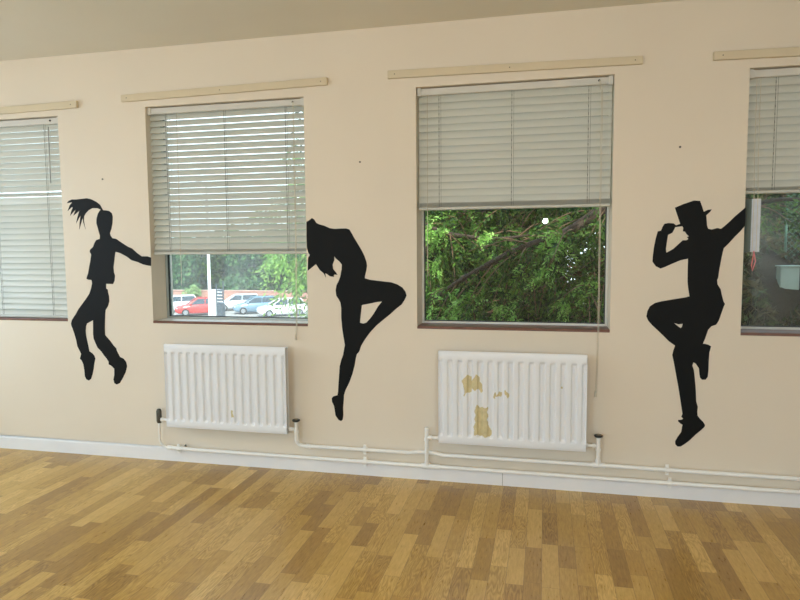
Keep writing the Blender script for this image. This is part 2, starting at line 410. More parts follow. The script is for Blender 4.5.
# ------------------------------------------------------------------ silhouettes painted on the wall
F1 = [(-3.113,1.813),(-3.137,1.854),(-3.167,1.875),(-3.208,1.894),(-3.244,1.902),(-3.291,1.898),(-3.334,1.895),(-3.371,1.896),(-3.398,1.887),(-3.415,1.87),(-3.37,1.875),(-3.392,1.853),(-3.411,1.813),(-3.372,1.842),(-3.367,1.836),(-3.381,1.81),(-3.392,1.779),(-3.343,1.823),(-3.364,1.778),(-3.312,1.813),(-3.33,1.768),(-3.344,1.723),(-3.303,1.781),(-3.315,1.723),(-3.319,1.677),(-3.287,1.763),(-3.283,1.731),(-3.267,1.679),(-3.278,1.74),(-3.275,1.772),(-3.26,1.792),(-3.233,1.816),(-3.201,1.829),(-3.159,1.828),(-3.132,1.817),(-3.143,1.808),(-3.158,1.788),(-3.171,1.752),(-3.173,1.72),(-3.163,1.684),(-3.156,1.657),(-3.149,1.63),(-3.152,1.607),(-3.182,1.599),(-3.199,1.576),(-3.211,1.549),(-3.238,1.529),(-3.241,1.513),(-3.229,1.495),(-3.239,1.449),(-3.25,1.409),(-3.264,1.354),(-3.275,1.331),(-3.279,1.317),(-3.266,1.311),(-3.237,1.308),(-3.233,1.285),(-3.243,1.249),(-3.261,1.207),(-3.295,1.165),(-3.324,1.133),(-3.358,1.095),(-3.387,1.053),(-3.422,1.01),(-3.431,0.982),(-3.428,0.968),(-3.42,0.949),(-3.406,0.908),(-3.393,0.861),(-3.385,0.814),(-3.37,0.786),(-3.356,0.759),(-3.361,0.742),(-3.369,0.721),(-3.353,0.707),(-3.341,0.679),(-3.335,0.637),(-3.333,0.59),(-3.321,0.567),(-3.3,0.559),(-3.28,0.573),(-3.265,0.611),(-3.254,0.649),(-3.247,0.687),(-3.235,0.725),(-3.243,0.748),(-3.259,0.766),(-3.284,0.78),(-3.288,0.808),(-3.295,0.845),(-3.305,0.891),(-3.308,0.928),(-3.302,0.966),(-3.292,0.987),(-3.24,1.012),(-3.242,0.967),(-3.245,0.911),(-3.242,0.874),(-3.228,0.842),(-3.213,0.81),(-3.183,0.782),(-3.163,0.755),(-3.138,0.728),(-3.124,0.705),(-3.125,0.687),(-3.104,0.678),(-3.079,0.656),(-3.081,0.609),(-3.09,0.576),(-3.084,0.548),(-3.063,0.539),(-3.037,0.55),(-3.014,0.584),(-2.986,0.631),(-2.97,0.678),(-2.977,0.71),(-2.996,0.733),(-3.027,0.745),(-3.041,0.773),(-3.051,0.791),(-3.055,0.809),(-3.075,0.827),(-3.1,0.859),(-3.13,0.891),(-3.143,0.904),(-3.142,0.96),(-3.135,1.052),(-3.13,1.089),(-3.108,1.117),(-3.095,1.154),(-3.095,1.19),(-3.102,1.218),(-3.104,1.24),(-3.117,1.247),(-3.115,1.281),(-3.089,1.281),(-3.058,1.279),(-3.044,1.304),(-3.038,1.341),(-3.046,1.363),(-3.048,1.4),(-3.039,1.445),(-3.031,1.49),(-3.025,1.513),(-2.989,1.504),(-2.929,1.475),(-2.899,1.452),(-2.849,1.439),(-2.804,1.421),(-2.769,1.414),(-2.74,1.41),(-2.737,1.47),(-2.766,1.479),(-2.812,1.479),(-2.846,1.501),(-2.89,1.537),(-2.92,1.548),(-2.965,1.574),(-3.015,1.606),(-3.046,1.611),(-3.06,1.629),(-3.065,1.647),(-3.051,1.678),(-3.04,1.718),(-3.035,1.763),(-3.042,1.79),(-3.062,1.806),(-3.087,1.811)]
F2 = [(-1.556,1.702),(-1.535,1.714),(-1.516,1.728),(-1.5,1.716),(-1.487,1.696),(-1.47,1.686),(-1.435,1.677),(-1.391,1.658),(-1.357,1.653),(-1.322,1.655),(-1.279,1.655),(-1.257,1.648),(-1.245,1.629),(-1.228,1.598),(-1.203,1.557),(-1.178,1.516),(-1.157,1.475),(-1.143,1.434),(-1.139,1.409),(-1.145,1.376),(-1.154,1.343),(-1.156,1.327),(-1.121,1.317),(-1.036,1.307),(-0.977,1.301),(-0.935,1.287),(-0.902,1.267),(-0.881,1.239),(-0.875,1.214),(-0.886,1.19),(-0.907,1.157),(-0.945,1.128),(-0.987,1.09),(-1.03,1.056),(-1.081,1.014),(-1.125,0.967),(-1.16,0.92),(-1.184,0.882),(-1.193,0.861),(-1.197,0.846),(-1.204,0.833),(-1.217,0.821),(-1.224,0.797),(-1.233,0.746),(-1.25,0.686),(-1.273,0.625),(-1.3,0.573),(-1.312,0.538),(-1.314,0.504),(-1.319,0.452),(-1.318,0.401),(-1.323,0.37),(-1.334,0.358),(-1.352,0.364),(-1.374,0.394),(-1.379,0.432),(-1.384,0.462),(-1.397,0.487),(-1.399,0.513),(-1.387,0.526),(-1.358,0.535),(-1.353,0.562),(-1.35,0.605),(-1.344,0.674),(-1.339,0.734),(-1.327,0.777),(-1.314,0.811),(-1.307,0.845),(-1.3,0.879),(-1.308,0.929),(-1.317,0.988),(-1.323,1.064),(-1.322,1.131),(-1.327,1.164),(-1.338,1.185),(-1.355,1.21),(-1.359,1.248),(-1.352,1.281),(-1.336,1.31),(-1.323,1.344),(-1.316,1.373),(-1.327,1.343),(-1.315,1.384),(-1.313,1.417),(-1.33,1.438),(-1.356,1.459),(-1.364,1.472),(-1.364,1.447),(-1.377,1.418),(-1.374,1.389),(-1.357,1.368),(-1.344,1.349),(-1.366,1.351),(-1.371,1.343),(-1.367,1.335),(-1.397,1.339),(-1.419,1.355),(-1.43,1.359),(-1.425,1.329),(-1.441,1.359),(-1.467,1.38),(-1.484,1.405),(-1.494,1.42),(-1.52,1.401),(-1.554,1.376),(-1.55,1.464),(-1.536,1.481),(-1.549,1.498),(-1.557,1.535),(-1.558,1.602)]
H2 = [(-1.178,1.149),(-1.122,1.16),(-1.071,1.171),(-1.04,1.174),(-1.067,1.143),(-1.098,1.093),(-1.124,1.059),(-1.15,1.032),(-1.171,1.026),(-1.193,1.031),(-1.188,1.074)]
F3 = [(0.739,1.746),(0.786,1.766),(0.842,1.785),(0.875,1.782),(0.885,1.755),(0.897,1.719),(0.917,1.729),(0.939,1.732),(0.931,1.718),(0.911,1.698),(0.914,1.668),(0.917,1.638),(0.924,1.62),(0.944,1.616),(0.972,1.624),(0.992,1.619),(1.015,1.639),(1.038,1.662),(1.061,1.687),(1.088,1.712),(1.119,1.741),(1.118,1.635),(1.096,1.605),(1.065,1.571),(1.034,1.532),(1.01,1.507),(1.001,1.459),(0.991,1.389),(0.985,1.333),(0.98,1.322),(0.983,1.297),(1.001,1.268),(1.008,1.235),(1.018,1.198),(1.027,1.182),(1.022,1.173),(1.008,1.125),(0.996,1.084),(0.983,1.06),(0.957,1.05),(0.94,1.028),(0.925,0.975),(0.914,0.945),(0.922,0.946),(0.946,0.94),(0.959,0.931),(0.951,0.894),(0.949,0.842),(0.949,0.789),(0.946,0.748),(0.935,0.731),(0.915,0.73),(0.904,0.743),(0.9,0.765),(0.896,0.799),(0.878,0.825),(0.866,0.833),(0.86,0.813),(0.869,0.787),(0.875,0.742),(0.881,0.689),(0.884,0.652),(0.887,0.599),(0.897,0.565),(0.895,0.538),(0.897,0.512),(0.911,0.494),(0.929,0.476),(0.94,0.457),(0.937,0.446),(0.92,0.426),(0.89,0.397),(0.859,0.361),(0.832,0.336),(0.808,0.318),(0.791,0.317),(0.778,0.329),(0.776,0.348),(0.789,0.376),(0.809,0.408),(0.812,0.435),(0.815,0.452),(0.804,0.458),(0.789,0.472),(0.79,0.481),(0.807,0.482),(0.818,0.489),(0.807,0.5),(0.813,0.519),(0.799,0.602),(0.785,0.685),(0.773,0.745),(0.757,0.828),(0.747,0.873),(0.751,0.896),(0.761,0.93),(0.726,0.955),(0.697,0.985),(0.668,1.014),(0.632,1.048),(0.607,1.077),(0.596,1.103),(0.602,1.137),(0.615,1.164),(0.643,1.184),(0.678,1.194),(0.74,1.206),(0.816,1.22),(0.833,1.226),(0.824,1.278),(0.82,1.314),(0.819,1.381),(0.819,1.447),(0.778,1.438),(0.729,1.416),(0.692,1.398),(0.669,1.389),(0.642,1.403),(0.623,1.43),(0.624,1.461),(0.629,1.514),(0.638,1.567),(0.648,1.609),(0.666,1.613),(0.673,1.633),(0.684,1.653),(0.707,1.657),(0.736,1.654),(0.747,1.643),(0.771,1.651)]
H3 = [(0.744,1.632),(0.783,1.637),(0.788,1.627),(0.786,1.607),(0.798,1.605),(0.807,1.591),(0.82,1.577),(0.809,1.574),(0.818,1.563),(0.808,1.555),(0.787,1.555),(0.767,1.535),(0.735,1.504),(0.699,1.483),(0.696,1.505),(0.701,1.549),(0.706,1.588),(0.729,1.599),(0.739,1.619)]
H3B = [(0.752,1.065),(0.778,1.058),(0.8,1.062),(0.796,1.043),(0.789,1.036)]

def silhouette(name, outer, holes, label):
    th = -.0014
    loops = [outer]+holes
    flat = [p for l in loops for p in l]
    tris = tessellate_polygon([[Vector((x, z, 0)) for x, z in l] for l in loops])
    mb = MB(); mb.add([(x, th, z) for x, z in flat], [tuple(q) for q in tris])
    for l in loops:
        k = len(l)
        for i in range(k):
            p, q = l[i], l[(i+1) % k]
            mb.add([(p[0],th,p[1]), (q[0],th,q[1]), (q[0],0,q[1]), (p[0],0,p[1])], [(0,1,2,3)])
    return tag(mb.build(name, M['black']), label, 'wall silhouette', 'black dancer silhouettes on the wall')
silhouette('dancer_silhouette', F1, [], 'black silhouette of a jumping dancer with flying ponytail')
silhouette('dancer_silhouette', F2, [H2], 'black silhouette of a dancer arching backwards with one knee bent')
silhouette('dancer_silhouette', F3, [H3, H3B], 'black silhouette of a dancer tipping a brimmed hat')

# ------------------------------------------------------------------ radiators
def point_in(poly, x, z):
    c = False; j = len(poly)-1
    for i in range(len(poly)):
        (xi, zi), (xj, zj) = poly[i], poly[j]
        if (zi > z) != (zj > z) and x < (xj-xi)*(z-zi)/(zj-zi)+xi: c = not c
        j = i
    return c
def radiator(label, x0, x1, z0, z1, flutes, patches, caps, dots=()):
    t = thing('radiator', label, 'radiator', ((x0+x1)/2, -.06, z0), group='white panel radiators')
    yf, yb = -.098, -.074; dep = .015
    cols = flutes*20; mx = .012; pitch = (x1-x0-2*mx)/flutes
    xs = [x0]+[x0+mx+(x1-x0-2*mx)*i/cols for i in range(cols+1)]+[x1]
    lo, hi = z0+.045, z1-.050
    zs = [z0, z0+.012]+[lo+(hi-lo)*i/130 for i in range(131)]+[z1-.012, z1]
    def sm(a): a = max(0, min(1, a)); return a*a*(3-2*a)
    def hgt(x, z):
        if not (x0+mx <= x <= x1-mx): return 0.
        u = ((x-x0-mx)/pitch) % 1.0; u = abs(u-.5)*2          # 0 crest, 1 groove
        g = sm((u-.36)/.38)
        e = min((z-lo)/.022, (hi-z)/.022); e = sm(e)
        return g*e
    mb = MB(); nx, nz = len(xs), len(zs)
    vs = []
    for z in zs:
        for x in xs:
            edge = .006 if z in (zs[0], zs[-1]) else 0
            vs.append((x, yf+dep*hgt(x, z)+edge, z))
    mb.v += vs
    for k in range(nz-1):
        for i in range(nx-1):
            cx, cz = (xs[i]+xs[i+1])/2, (zs[k]+zs[k+1])/2
            jx = cx+.003*math.sin(cz*130); jz = cz+.003*math.sin(cx*190)
            m = 1 if any(point_in(p, jx, jz) for p in patches) else 0
            mb.f.append((k*nx+i, k*nx+i+1, (k+1)*nx+i+1, (k+1)*nx+i)); mb.m.append(m); mb.sm.append(True)
    mb.box(x0, x1, yf+.016, yb, z0, z1)
    for sx in (x0, x1-.0015): mb.box(sx, sx+.0015, yf, yb, z0+.004, z1-.004)
    mb.build('panel', [M['rad'], M['peel']], t)
    fin = MB()                                                # folded convector fins at the back
    k = flutes*2
    for i in range(k+1):
        x = x0+.03+(x1-x0-.06)*i/k; fin.box(x-.0012, x+.0012, yb, -.046, z0+.05, z1-.012)
    fin.box(x0+.03, x1-.03, -.0472, -.046, z0+.05, z1-.012)
    fin.build('convector_fins', M['rad'], t)
    for sx in (x0+.002, x1-.012):
        s = MB(); s.box(sx, sx+.010, yb-.001, -.042, z0+.03, z1-.006); s.build('side_panel', M['rad'], t, .002)
    for f in (.14, .86):
        x = x0+(x1-x0)*f; b = MB(); b.box(x-.02, x+.02, -.05, 0, z0+.09, z0+.13); b.box(x-.02, x+.02, -.05, 0, z1-.16, z1-.12); b.box(x-.02, x+.02, -.006, 0, z0+.09, z1-.12)
        b.build('wall_bracket', M['rad'], t)
    for x, z in dots:
        b = MB(); b.tube([(x, yf+.012, z), (x, yf-.0015, z)], .0055, 10); b.build('paint_chip', M['peel'], t)
    return t

rad = radiator('left radiator, under the car park window, one small chip', -2.600, -1.689, .272, .866, 15, [[(-2.104,.415),(-2.084,.417),(-2.080,.372),(-2.100,.366)]], None)
YP = -.050
# valves: dark lockshield at the left, black-capped at the right
def valve(parent, x, z, zlow, xrad, style):
    mb = MB()
    mb.tube([(x, YP, zlow), (x, YP, z)], .0125, 12); mb.tube([(x, YP, zlow+.012), (x, YP, zlow+.03)], .016, 8)
    v = mb.build('valve', M['dark_metal'] if style == 'dark' else M['pipe'], parent)
    zt = z-.055 if style != 'dark' else z-.075
    c = MB(); c.tube([(x, YP, zt), (xrad, YP, zt)], .010, 12); d = 1 if xrad > x else -1
    c.tube([(x+d*.018, YP, zt), (x+d*.034, YP, zt)], .0165, 6); c.tube([(xrad-d*.016, YP, zt), (xrad, YP, zt)], .015, 12); c.build('union_nut', M['pipe'], v)
    k = MB()
    if style == 'cap':
        k.tube([(x, YP, z-.002), (x, YP, z+.004), (x, YP, z+.012), (x, YP, z+.014)], [.016, .026, .027, .022], 16); k.build('valve_cap', M['black_plastic'], v)
        b = MB(); b.tube([(x, YP, z+.0135), (x, YP, z+.017)], .009, 10); b.build('cap_screw', M['brass'], v)
    elif style == 'plain':
        k.tube([(x, YP, z-.002), (x, YP, z+.010)], [.0145, .011], 12); k.build('valve_top', M['pipe'], v)
    else:
        k.tube([(x, YP, z-.10), (x, YP, z-.085), (x, YP, z-.015), (x, YP, z)], [.014, .0185, .0185, .013], 12); k.build('valve_body', M['dark_metal'], v)
valve(rad, -2.690, .386, .285, -2.598, 'dark')
valve(rad, -1.640, .352, .262, -1.691, 'cap')
PATCH = [[(-.503,.677),(-.491,.708),(-.465,.726),(-.445,.714),(-.438,.68),(-.428,.714),(-.411,.732),(-.394,.711),(-.382,.674),(-.368,.624),(-.386,.614),(-.394,.639),(-.419,.63),(-.436,.638),(-.446,.616),(-.478,.609),(-.482,.589),(-.488,.593),(-.486,.644)],
         [(-.419,.519),(-.407,.537),(-.394,.522),(-.34,.523),(-.34,.413),(-.325,.396),(-.312,.35),(-.343,.331),(-.394,.341),(-.423,.344),(-.427,.382),(-.419,.434)],
         [(-.303,.614),(-.295,.627),(-.286,.606),(-.27,.624),(-.254,.624),(-.254,.595),(-.27,.594),(-.288,.6),(-.292,.581),(-.303,.584)],
         [(-.239,.625),(-.229,.642),(-.217,.622),(-.204,.593),(-.213,.588),(-.225,.609),(-.237,.608)]]
rad2 = radiator('right radiator, paint peeling in tan patches, below the branches window', -.652, .255, .277, .873, 14, PATCH, None, [(.108,.668)])
valve(rad2, .330, .362, .262, .253, 'cap')
valve(rad2, -.738, .352, .262, -.650, 'plain')

# heating pipes along the skirting: two runs, each one thing with fittings and clips
def pipe_clip(parent, x, z, y):
    c = MB(); c.box(x-.010, x+.010, y, 0, z-.006, z+.006); c.tube([(x-.011, y, z), (x+.011, y, z)], .0175, 12)
    c.box(x-.009, x+.009, y-.005, y+.005, z-.030, z+.034)
    c.build('pipe_clip', M['pipe'], parent)
def fit(parent, name, a, b, r=.0165):
    c = MB(); c.tube([a, b], r, 14); c.build(name, M['pipe'], parent)
ZL, ZU, YL = .100, .182, -.036
t = thing('heating_pipe', 'lower white heating pipe lying along the skirting board', 'pipe', (0, YL, ZL), group='white heating pipes')
mb = MB(); mb.tube([(-2.690, YP, .30)]+arc((-2.690, YP, .16), (-2.690, YL, ZL+.004), (-2.625, YL, ZL+.004), 8), .0075, 12); mb.build('thin_tail_pipe', M['pipe'], t)
mb = MB(); mb.tube([(-2.625, YL, ZL+.004), (-2.40, YL, ZL), (X1-.01, YL, ZL)], .0130, 14); mb.build('pipe', M['pipe'], t)
fit(t, 'coupling', (-2.638, YL, ZL+.004), (-2.600, YL, ZL+.004)); fit(t, 'coupling', (-.70, YL, ZL), (-.655, YL, ZL), .0165)
mb = MB(); mb.tube([(-.738, YP, .27), (-.738, YP, .15), (-.738, YL, ZL)], .0125, 14); mb.build('riser', M['pipe'], t)
mb = MB(); mb.tube([(-.775, YL, ZL), (-.70, YL, ZL)], .0172, 14); mb.tube([(-.738, YL, ZL), (-.738, YL-.003, ZL+.034)], .0165, 14); mb.build('tee', M['pipe'], t)
for x in (-2.55, -1.160, .745, 2.2): pipe_clip(t, x, ZL, YL)
mb = MB(); mb.tube([(-2.50, -.02, .116), (-2.50, -.035, .124), (-2.49, -.038, .132)], .005, 8); mb.build('clip_hook', M['dark_metal'], t)
t = thing('heating_pipe', 'upper white heating pipe running between the radiators and off to the right', 'pipe', (0, YL, ZU), group='white heating pipes')
mb = MB(); mb.tube([(-1.640, YP, .27)]+arc((-1.640, YP, .225), (-1.640, YL, ZU), (-1.590, YL, ZU), 6)+[(-.86, YL, ZU), (-.80, -.018, ZU+.004), (-.70, -.018, ZU+.004), (-.635, YL, ZU-.001), (.33, YL, ZU), (X1-.01, YL, ZU-.01)], .0130, 14); mb.build('pipe', M['pipe'], t)
fit(t, 'elbow', (-1.575, YL, ZU), (-1.545, YL, ZU), .0165)
mb = MB(); mb.tube([(.33, YP, .27), (.33, YL, ZU)], .0125, 14); mb.build('riser', M['pipe'], t)
mb = MB(); mb.tube([(.295, YL, ZU), (.372, YL, ZU)], .0172, 14); mb.tube([(.33, YL, ZU), (.33, YL-.003, ZU+.034)], .0165, 14); mb.build('tee', M['pipe'], t)
for x in (-1.160, .728, 2.2): pipe_clip(t, x, ZU - (.002 if x > .5 else 0), YL)

# small screws left in the wall
for x, z, lab in ((-3.1049,2.0338, 'tiny dark screw in the wall above the ponytail silhouette'), (-1.1787, 2.0828, 'tiny dark screw in the wall above the arching silhouette'), (.7584, 2.0954, 'tiny dark screw in the wall above the hat silhouette')):
    mb = MB(); mb.tube([(x, 0, z), (x, -.004, z)], .0065, 8); tag(mb.build('wall_screw', M['dark_metal']), lab, 'screw', 'screws left in the wall')

# ------------------------------------------------------------------ outdoors

def quads(c, d, L, W, twist=None):
    """leaf rhombi: centres c, directions d, lengths L, widths W"""
    n = len(c); d = d/np.linalg.norm(d, axis=1, keepdims=True)
    r = RNG.normal(size=(n,3)) if twist is None else twist
    s = np.cross(d, r); s /= np.linalg.norm(s, axis=1, keepdims=True)+1e-9
    L = np.asarray(L).reshape(-1,1); W = np.asarray(W).reshape(-1,1)
    v = np.empty((n,4,3)); v[:,0] = c-d*L/2; v[:,1] = c+s*W/2; v[:,2] = c+d*L/2; v[:,3] = c-s*W/2
    return v.reshape(-1,3)
def leaf_object(name, verts, mat, parent=None):
    n = len(verts)//4; me = bpy.data.meshes.new(name)
    me.vertices.add(n*4); me.vertices.foreach_set('co', verts.astype(np.float32).ravel())
    me.loops.add(n*4); me.loops.foreach_set('vertex_index', np.arange(n*4, dtype=np.int32))
    me.polygons.add(n); me.polygons.foreach_set('loop_start', np.arange(0, n*4, 4, dtype=np.int32)); me.polygons.foreach_set('loop_total', np.full(n, 4, dtype=np.int32))
    me.materials.append(mat); me.update(calc_edges=True); me.validate()
    o = bpy.data.objects.new(name, me); COL.objects.link(o)
    if parent is not None: o.parent = parent; o.matrix_parent_inverse = Matrix.Translation(-parent.location)
    return o
def crown(c, rad, n, L, W, lumps=14):
    """leaves in lumpy clusters filling an ellipsoid"""
    c = np.array(c); rad = np.array(rad)
    k = RNG.normal(size=(lumps,3)); k /= np.linalg.norm(k, axis=1, keepdims=True); k *= RNG.uniform(.35, .8, (lumps,1))
    lr = RNG.uniform(.28, .5, lumps)
    w = RNG.integers(0, lumps, n)
    p = RNG.normal(size=(n,3)); p /= np.linalg.norm(p, axis=1, keepdims=True)
    pos = c + (k[w] + p*(lr[w]*RNG.uniform(.55, 1.05, n))[:,None])*rad
    d = p + RNG.normal(0, .7, (n,3)) - np.array([0,0,.5])
    return quads(pos, d, RNG.uniform(.6, 1.3, n)*L, RNG.uniform(.6, 1.3, n)*W)

mb = MB(); mb.add([(-110,.3,GZ),(40,.3,GZ),(40,110,GZ),(-110,110,GZ)], [(0,1,2,3)]); struct(mb.build('car_park', M['tarmac']))
mb = MB(); mb.box(-75, -8, 54, 54.35, GZ, -2.62); mb.box(-75, -8, 53.95, 54.4, -2.62, -2.5); bw = mb.build('brick_wall', M['brick']); tag(bw, 'long low red brick wall behind the parked cars', 'wall')

def far_tree(x, y, r, h, mat, label):
    t = thing('tree', label, 'tree', (x, y, GZ), group='trees behind the car park')
    mb = MB(); mb.tube([(x,y,GZ),(x+.1,y,GZ+h*.4),(x,y+.1,GZ+h*.75)], [.3,.22,.1], 8); mb.build('trunk', M['bark'], t)
    v = [crown((x,y,GZ+h*.56), (r,r*.8,h*.46), 4600, .62, .36, 30), crown((x,y,GZ+h*.28), (r*1.1,r*.8,h*.30), 2600, .6, .34, 16)]
    leaf_object('foliage', np.concatenate(v), mat, t)
k = 0
for x, y, r, h, m in ((-60,60,5,7.6,0),(-52,61,4.6,8,1),(-45.5,60,4.2,7.4,0),(-40,59.5,3.6,7.2,0),(-35.6,61,3.4,7.8,1),(-31.6,59.6,3.0,7.3,0),(-27.6,60.4,3.2,7.8,1),(-23.4,59.6,3.2,7.4,0),(-18.8,60.2,3.6,8,1),(-13.5,60,3.6,7.2,0)):
    far_tree(x, y, r, h, M['leaf_far'] if m == 0 else M['leaf_near'], ('soft green leafy tree behind the low brick wall' if m == 0 else 'darker green tree among the row behind the brick wall'))
for x, y, r, lab in ((-34.6,53.2,.9,'pale green bush against the brick wall left of the lamp post'),):
    o = leaf_object('bush', crown((x,y,-2.75), (r,.6,.9), 900, .28, .15, 10), M['leaf_pale']); tag(o, lab, 'bush')
mb = MB()

def make_car(name, label, loc, heading, paint, estate=False):
    t = thing(name, label, 'car', (0,0,0), 0, 'cars in the car park')
    P = pbr('car_paint_'+paint[0], paint[1], .22, spec=.6)
    rb = -1.95 if estate else -1.75
    st = [(-2.06,.42,.80,.60),(-1.98,.26,.96,.78),(-1.5,.2,1.0,.86),(0,.19,.98,.88),(.85,.2,.96,.87),(1.4,.2,.87,.85),(1.9,.24,.76,.78),(2.08,.36,.60,.58)]
    mb = MB(); rings = []
    for x, zb, zt, hw in st:
        zm = (zb+zt)/2
        rings.append([(x,-hw*.9,zb),(x,-hw,zb+.12),(x,-hw*1.01,zm),(x,-hw*.96,zt-.06),(x,-hw*.86,zt),(x,0,zt+.03),(x,hw*.86,zt),(x,hw*.96,zt-.06),(x,hw*1.01,zm),(x,hw,zb+.12),(x,hw*.9,zb)])
    n = 11; vs = [p for g in rings for p in g]; fs = []
    for i in range(len(rings)-1):
        for q in range(n): fs.append((i*n+q, i*n+(q+1) % n, (i+1)*n+(q+1) % n, (i+1)*n+q))
    fs += [tuple(range(n))[::-1], tuple(range((len(rings)-1)*n, len(rings)*n))]
    mb.add(vs, fs, 0, True); mb.build('body', P, t)
    r0, r1 = (rb+.22, .25)
    lo = [(rb,-.76,.97),(1.02,-.78,.95),(1.02,.78,.95),(rb,.76,.97)]; hi = [(r0,-.60,1.44),(r1,-.61,1.45),(r1,.61,1.45),(r0,.60,1.44)]
    mb = MB(); mb.add(lo+hi, [(0,1,5,4),(1,2,6,5),(2,3,7,6),(3,0,4,7),(4,5,6,7)]); mb.build('windows', M['car_glass'], t)
    mb = MB(); mb.add([(r0-.05,-.60,1.43),(r1+.04,-.62,1.44),(r1+.04,.62,1.44),(r0-.05,.60,1.43),(r0+.05,-.50,1.50),(r1-.08,-.52,1.51),(r1-.08,.52,1.51),(r0+.05,.50,1.50)],
        [(0,3,2,1),(4,5,6,7),(0,1,5,4),(1,2,6,5),(2,3,7,6),(3,0,4,7)]); mb.build('roof', P, t)
    mb = MB()
    for a, b in zip(lo, hi): mb.tube([a, b], .045, 6)
    for s in (-1, 1):
        mb.tube([(-.35, s*.775, .96), (-.4, s*.605, 1.44)], .04, 6)
    mb.build('pillars', P, t)
    for sx in (-1.28, 1.28):
        for s in (-1, 1):
            w = MB(); w.tube([(sx, s*.72, .31), (sx, s*.90, .31)], .31, 20); o = w.build('wheel', M['rubber'], t)
            h = MB(); h.tube([(sx, s*.895, .31), (sx, s*.91, .31)], .20, 14); h.build('wheel_hub', M['hub'], o)
    for s in (-1, 1):
        w = MB(); w.add([(1.93,s*.50,.58),(2.02,s*.48,.70),(1.70,s*.80,.80),(1.78,s*.80,.66)], [(0,1,2,3)]); w.box(1.86,2.0,s*.60-.12,s*.60+.12,.60,.72); w.build('headlamp', M['lamp'], t, .02)
        w = MB(); w.box(.78,.90,s*.90-.09,s*.90+.09,.96,1.07); w.build('mirror', P, t, .02)
    t.location = loc; t.rotation_euler = (0,0,heading)
    return t
for (x, y), hd, paint, est, lab in (
    ((-21.9, 46.2), 216, ('white', srgb(240,240,242)), False, 'white hatchback at the right end of the parked row'),
    ((-25.1, 48.0), 212, ('blue_grey', srgb(112,140,160)), False, 'blue grey car parked beside the white hatchback'),
    ((-28.2, 50.4), 210, ('silver', srgb(214,222,228)), True, 'silver estate car parked just right of the lamp post'),
    ((-29.5, 45.9), 216, ('red', srgb(206,62,58)), False, 'red car parked left of the lamp post'),
    ((-33.2, 48.2), 214, ('pearl', srgb(232,236,240)), False, 'white car at the left end behind the red one')):
    make_car('car', lab, (x, y, GZ), R(hd), paint, est)
mb = MB()
# lamp post, cabinet, dark slatted sign by the car park
t = thing('lamp_post', 'tall white lamp post in front of the parked cars', 'lamp post', (-20.58, 32, GZ))
mb = MB(); mb.tube([(-20.58,32,GZ),(-20.58,32,-1.0),(-20.58,32,5.6)], [.13,.10,.075], 12); mb.build('pole', M['post'], t)
mb = MB(); mb.tube([(-20.58,32,5.55),(-20.58,31.2,5.75)], .05, 8); mb.build('arm', M['post'], t)
mb = MB(); mb.box(-20.7,-20.46,30.7,31.3,5.68,5.82); mb.build('lamp_head', M['post'], t, .03)
mb = MB(); mb.box(-20.60,-20.05,32.25,32.6,GZ,-1.02); mb.box(-20.63,-20.02,32.22,32.63,-1.02,-.95); o = mb.build('utility_cabinet', M['cabinet'], None, .02); tag(o, 'tall pale grey cabinet standing beside the lamp post', 'cabinet')
t = thing('slatted_sign', 'dark slatted sign on two posts right of the lamp post', 'sign', (-19.58, 31.5, GZ))
for dx in (-.25, .22):
    mb = MB(); mb.tube([(-19.58+dx,31.5,GZ),(-19.58+dx,31.5,-.45+dx*.4)], .04, 8); mb.build('post', M['sign_dark'], t)
for i in range(5):
    mb = MB(); z = -.95-.2*i; mb.box(-19.84,-19.32,31.44,31.50,z-.06,z+.06); mb.build('slat', M['sign_dark'], t)
mb = MB(); mb.box(-19.78,-19.36,31.30,31.7,GZ,-1.75); mb.build('base_box', M['sign_dark'], t, .04)

# ---- conifers close to the wall
def path(pts, n=10):
    """smooth polyline"""
    P = [Vector(p) for p in pts]; out = []
    for i in range(len(P)-1):
        a = P[max(0,i-1)]; b = P[i]; c = P[i+1]; d = P[min(len(P)-1,i+2)]
        for k in range(n):
            u = k/n; out.append(.5*((2*b)+(c-a)*u+(2*a-5*b+4*c-d)*u*u+(3*b-a-3*c+d)*u**3))
    out.append(P[-1]); return out
def fronds(anchors, dirs, length, leaflet, per, spread=.5):
    """flat feathery sprays: a stem of leaflets either side"""
    V = []; A = np.asarray(anchors); D = np.asarray(dirs); D = D/np.linalg.norm(D, axis=1, keepdims=True); n = len(A)
    nrm = np.cross(D, RNG.normal(size=(n,3))); nrm /= np.linalg.norm(nrm, axis=1, keepdims=True); S = np.cross(D, nrm)
    ln = length*RNG.uniform(.6, 1.3, n)
    for k in range(per):
        u = (k+.5)/per
        side = 1 if k % 2 else -1
        c0 = A + D*(ln*u)[:,None] + np.array([0,0,-1])*((u*u*.35)*ln)[:,None]
        dd = D*.75 + S*side*(.75-.3*u) + RNG.normal(0, .14, (n,3)) + np.array([0,0,-.25*u])
        L = leaflet*(1.15-.5*u)*RNG.uniform(.8, 1.2, n)
        V.append(quads(c0+dd/np.linalg.norm(dd, axis=1, keepdims=True)*(L*.45)[:,None], dd, L, L*.34, nrm+RNG.normal(0,.25,(n,3))))
    return np.concatenate(V)
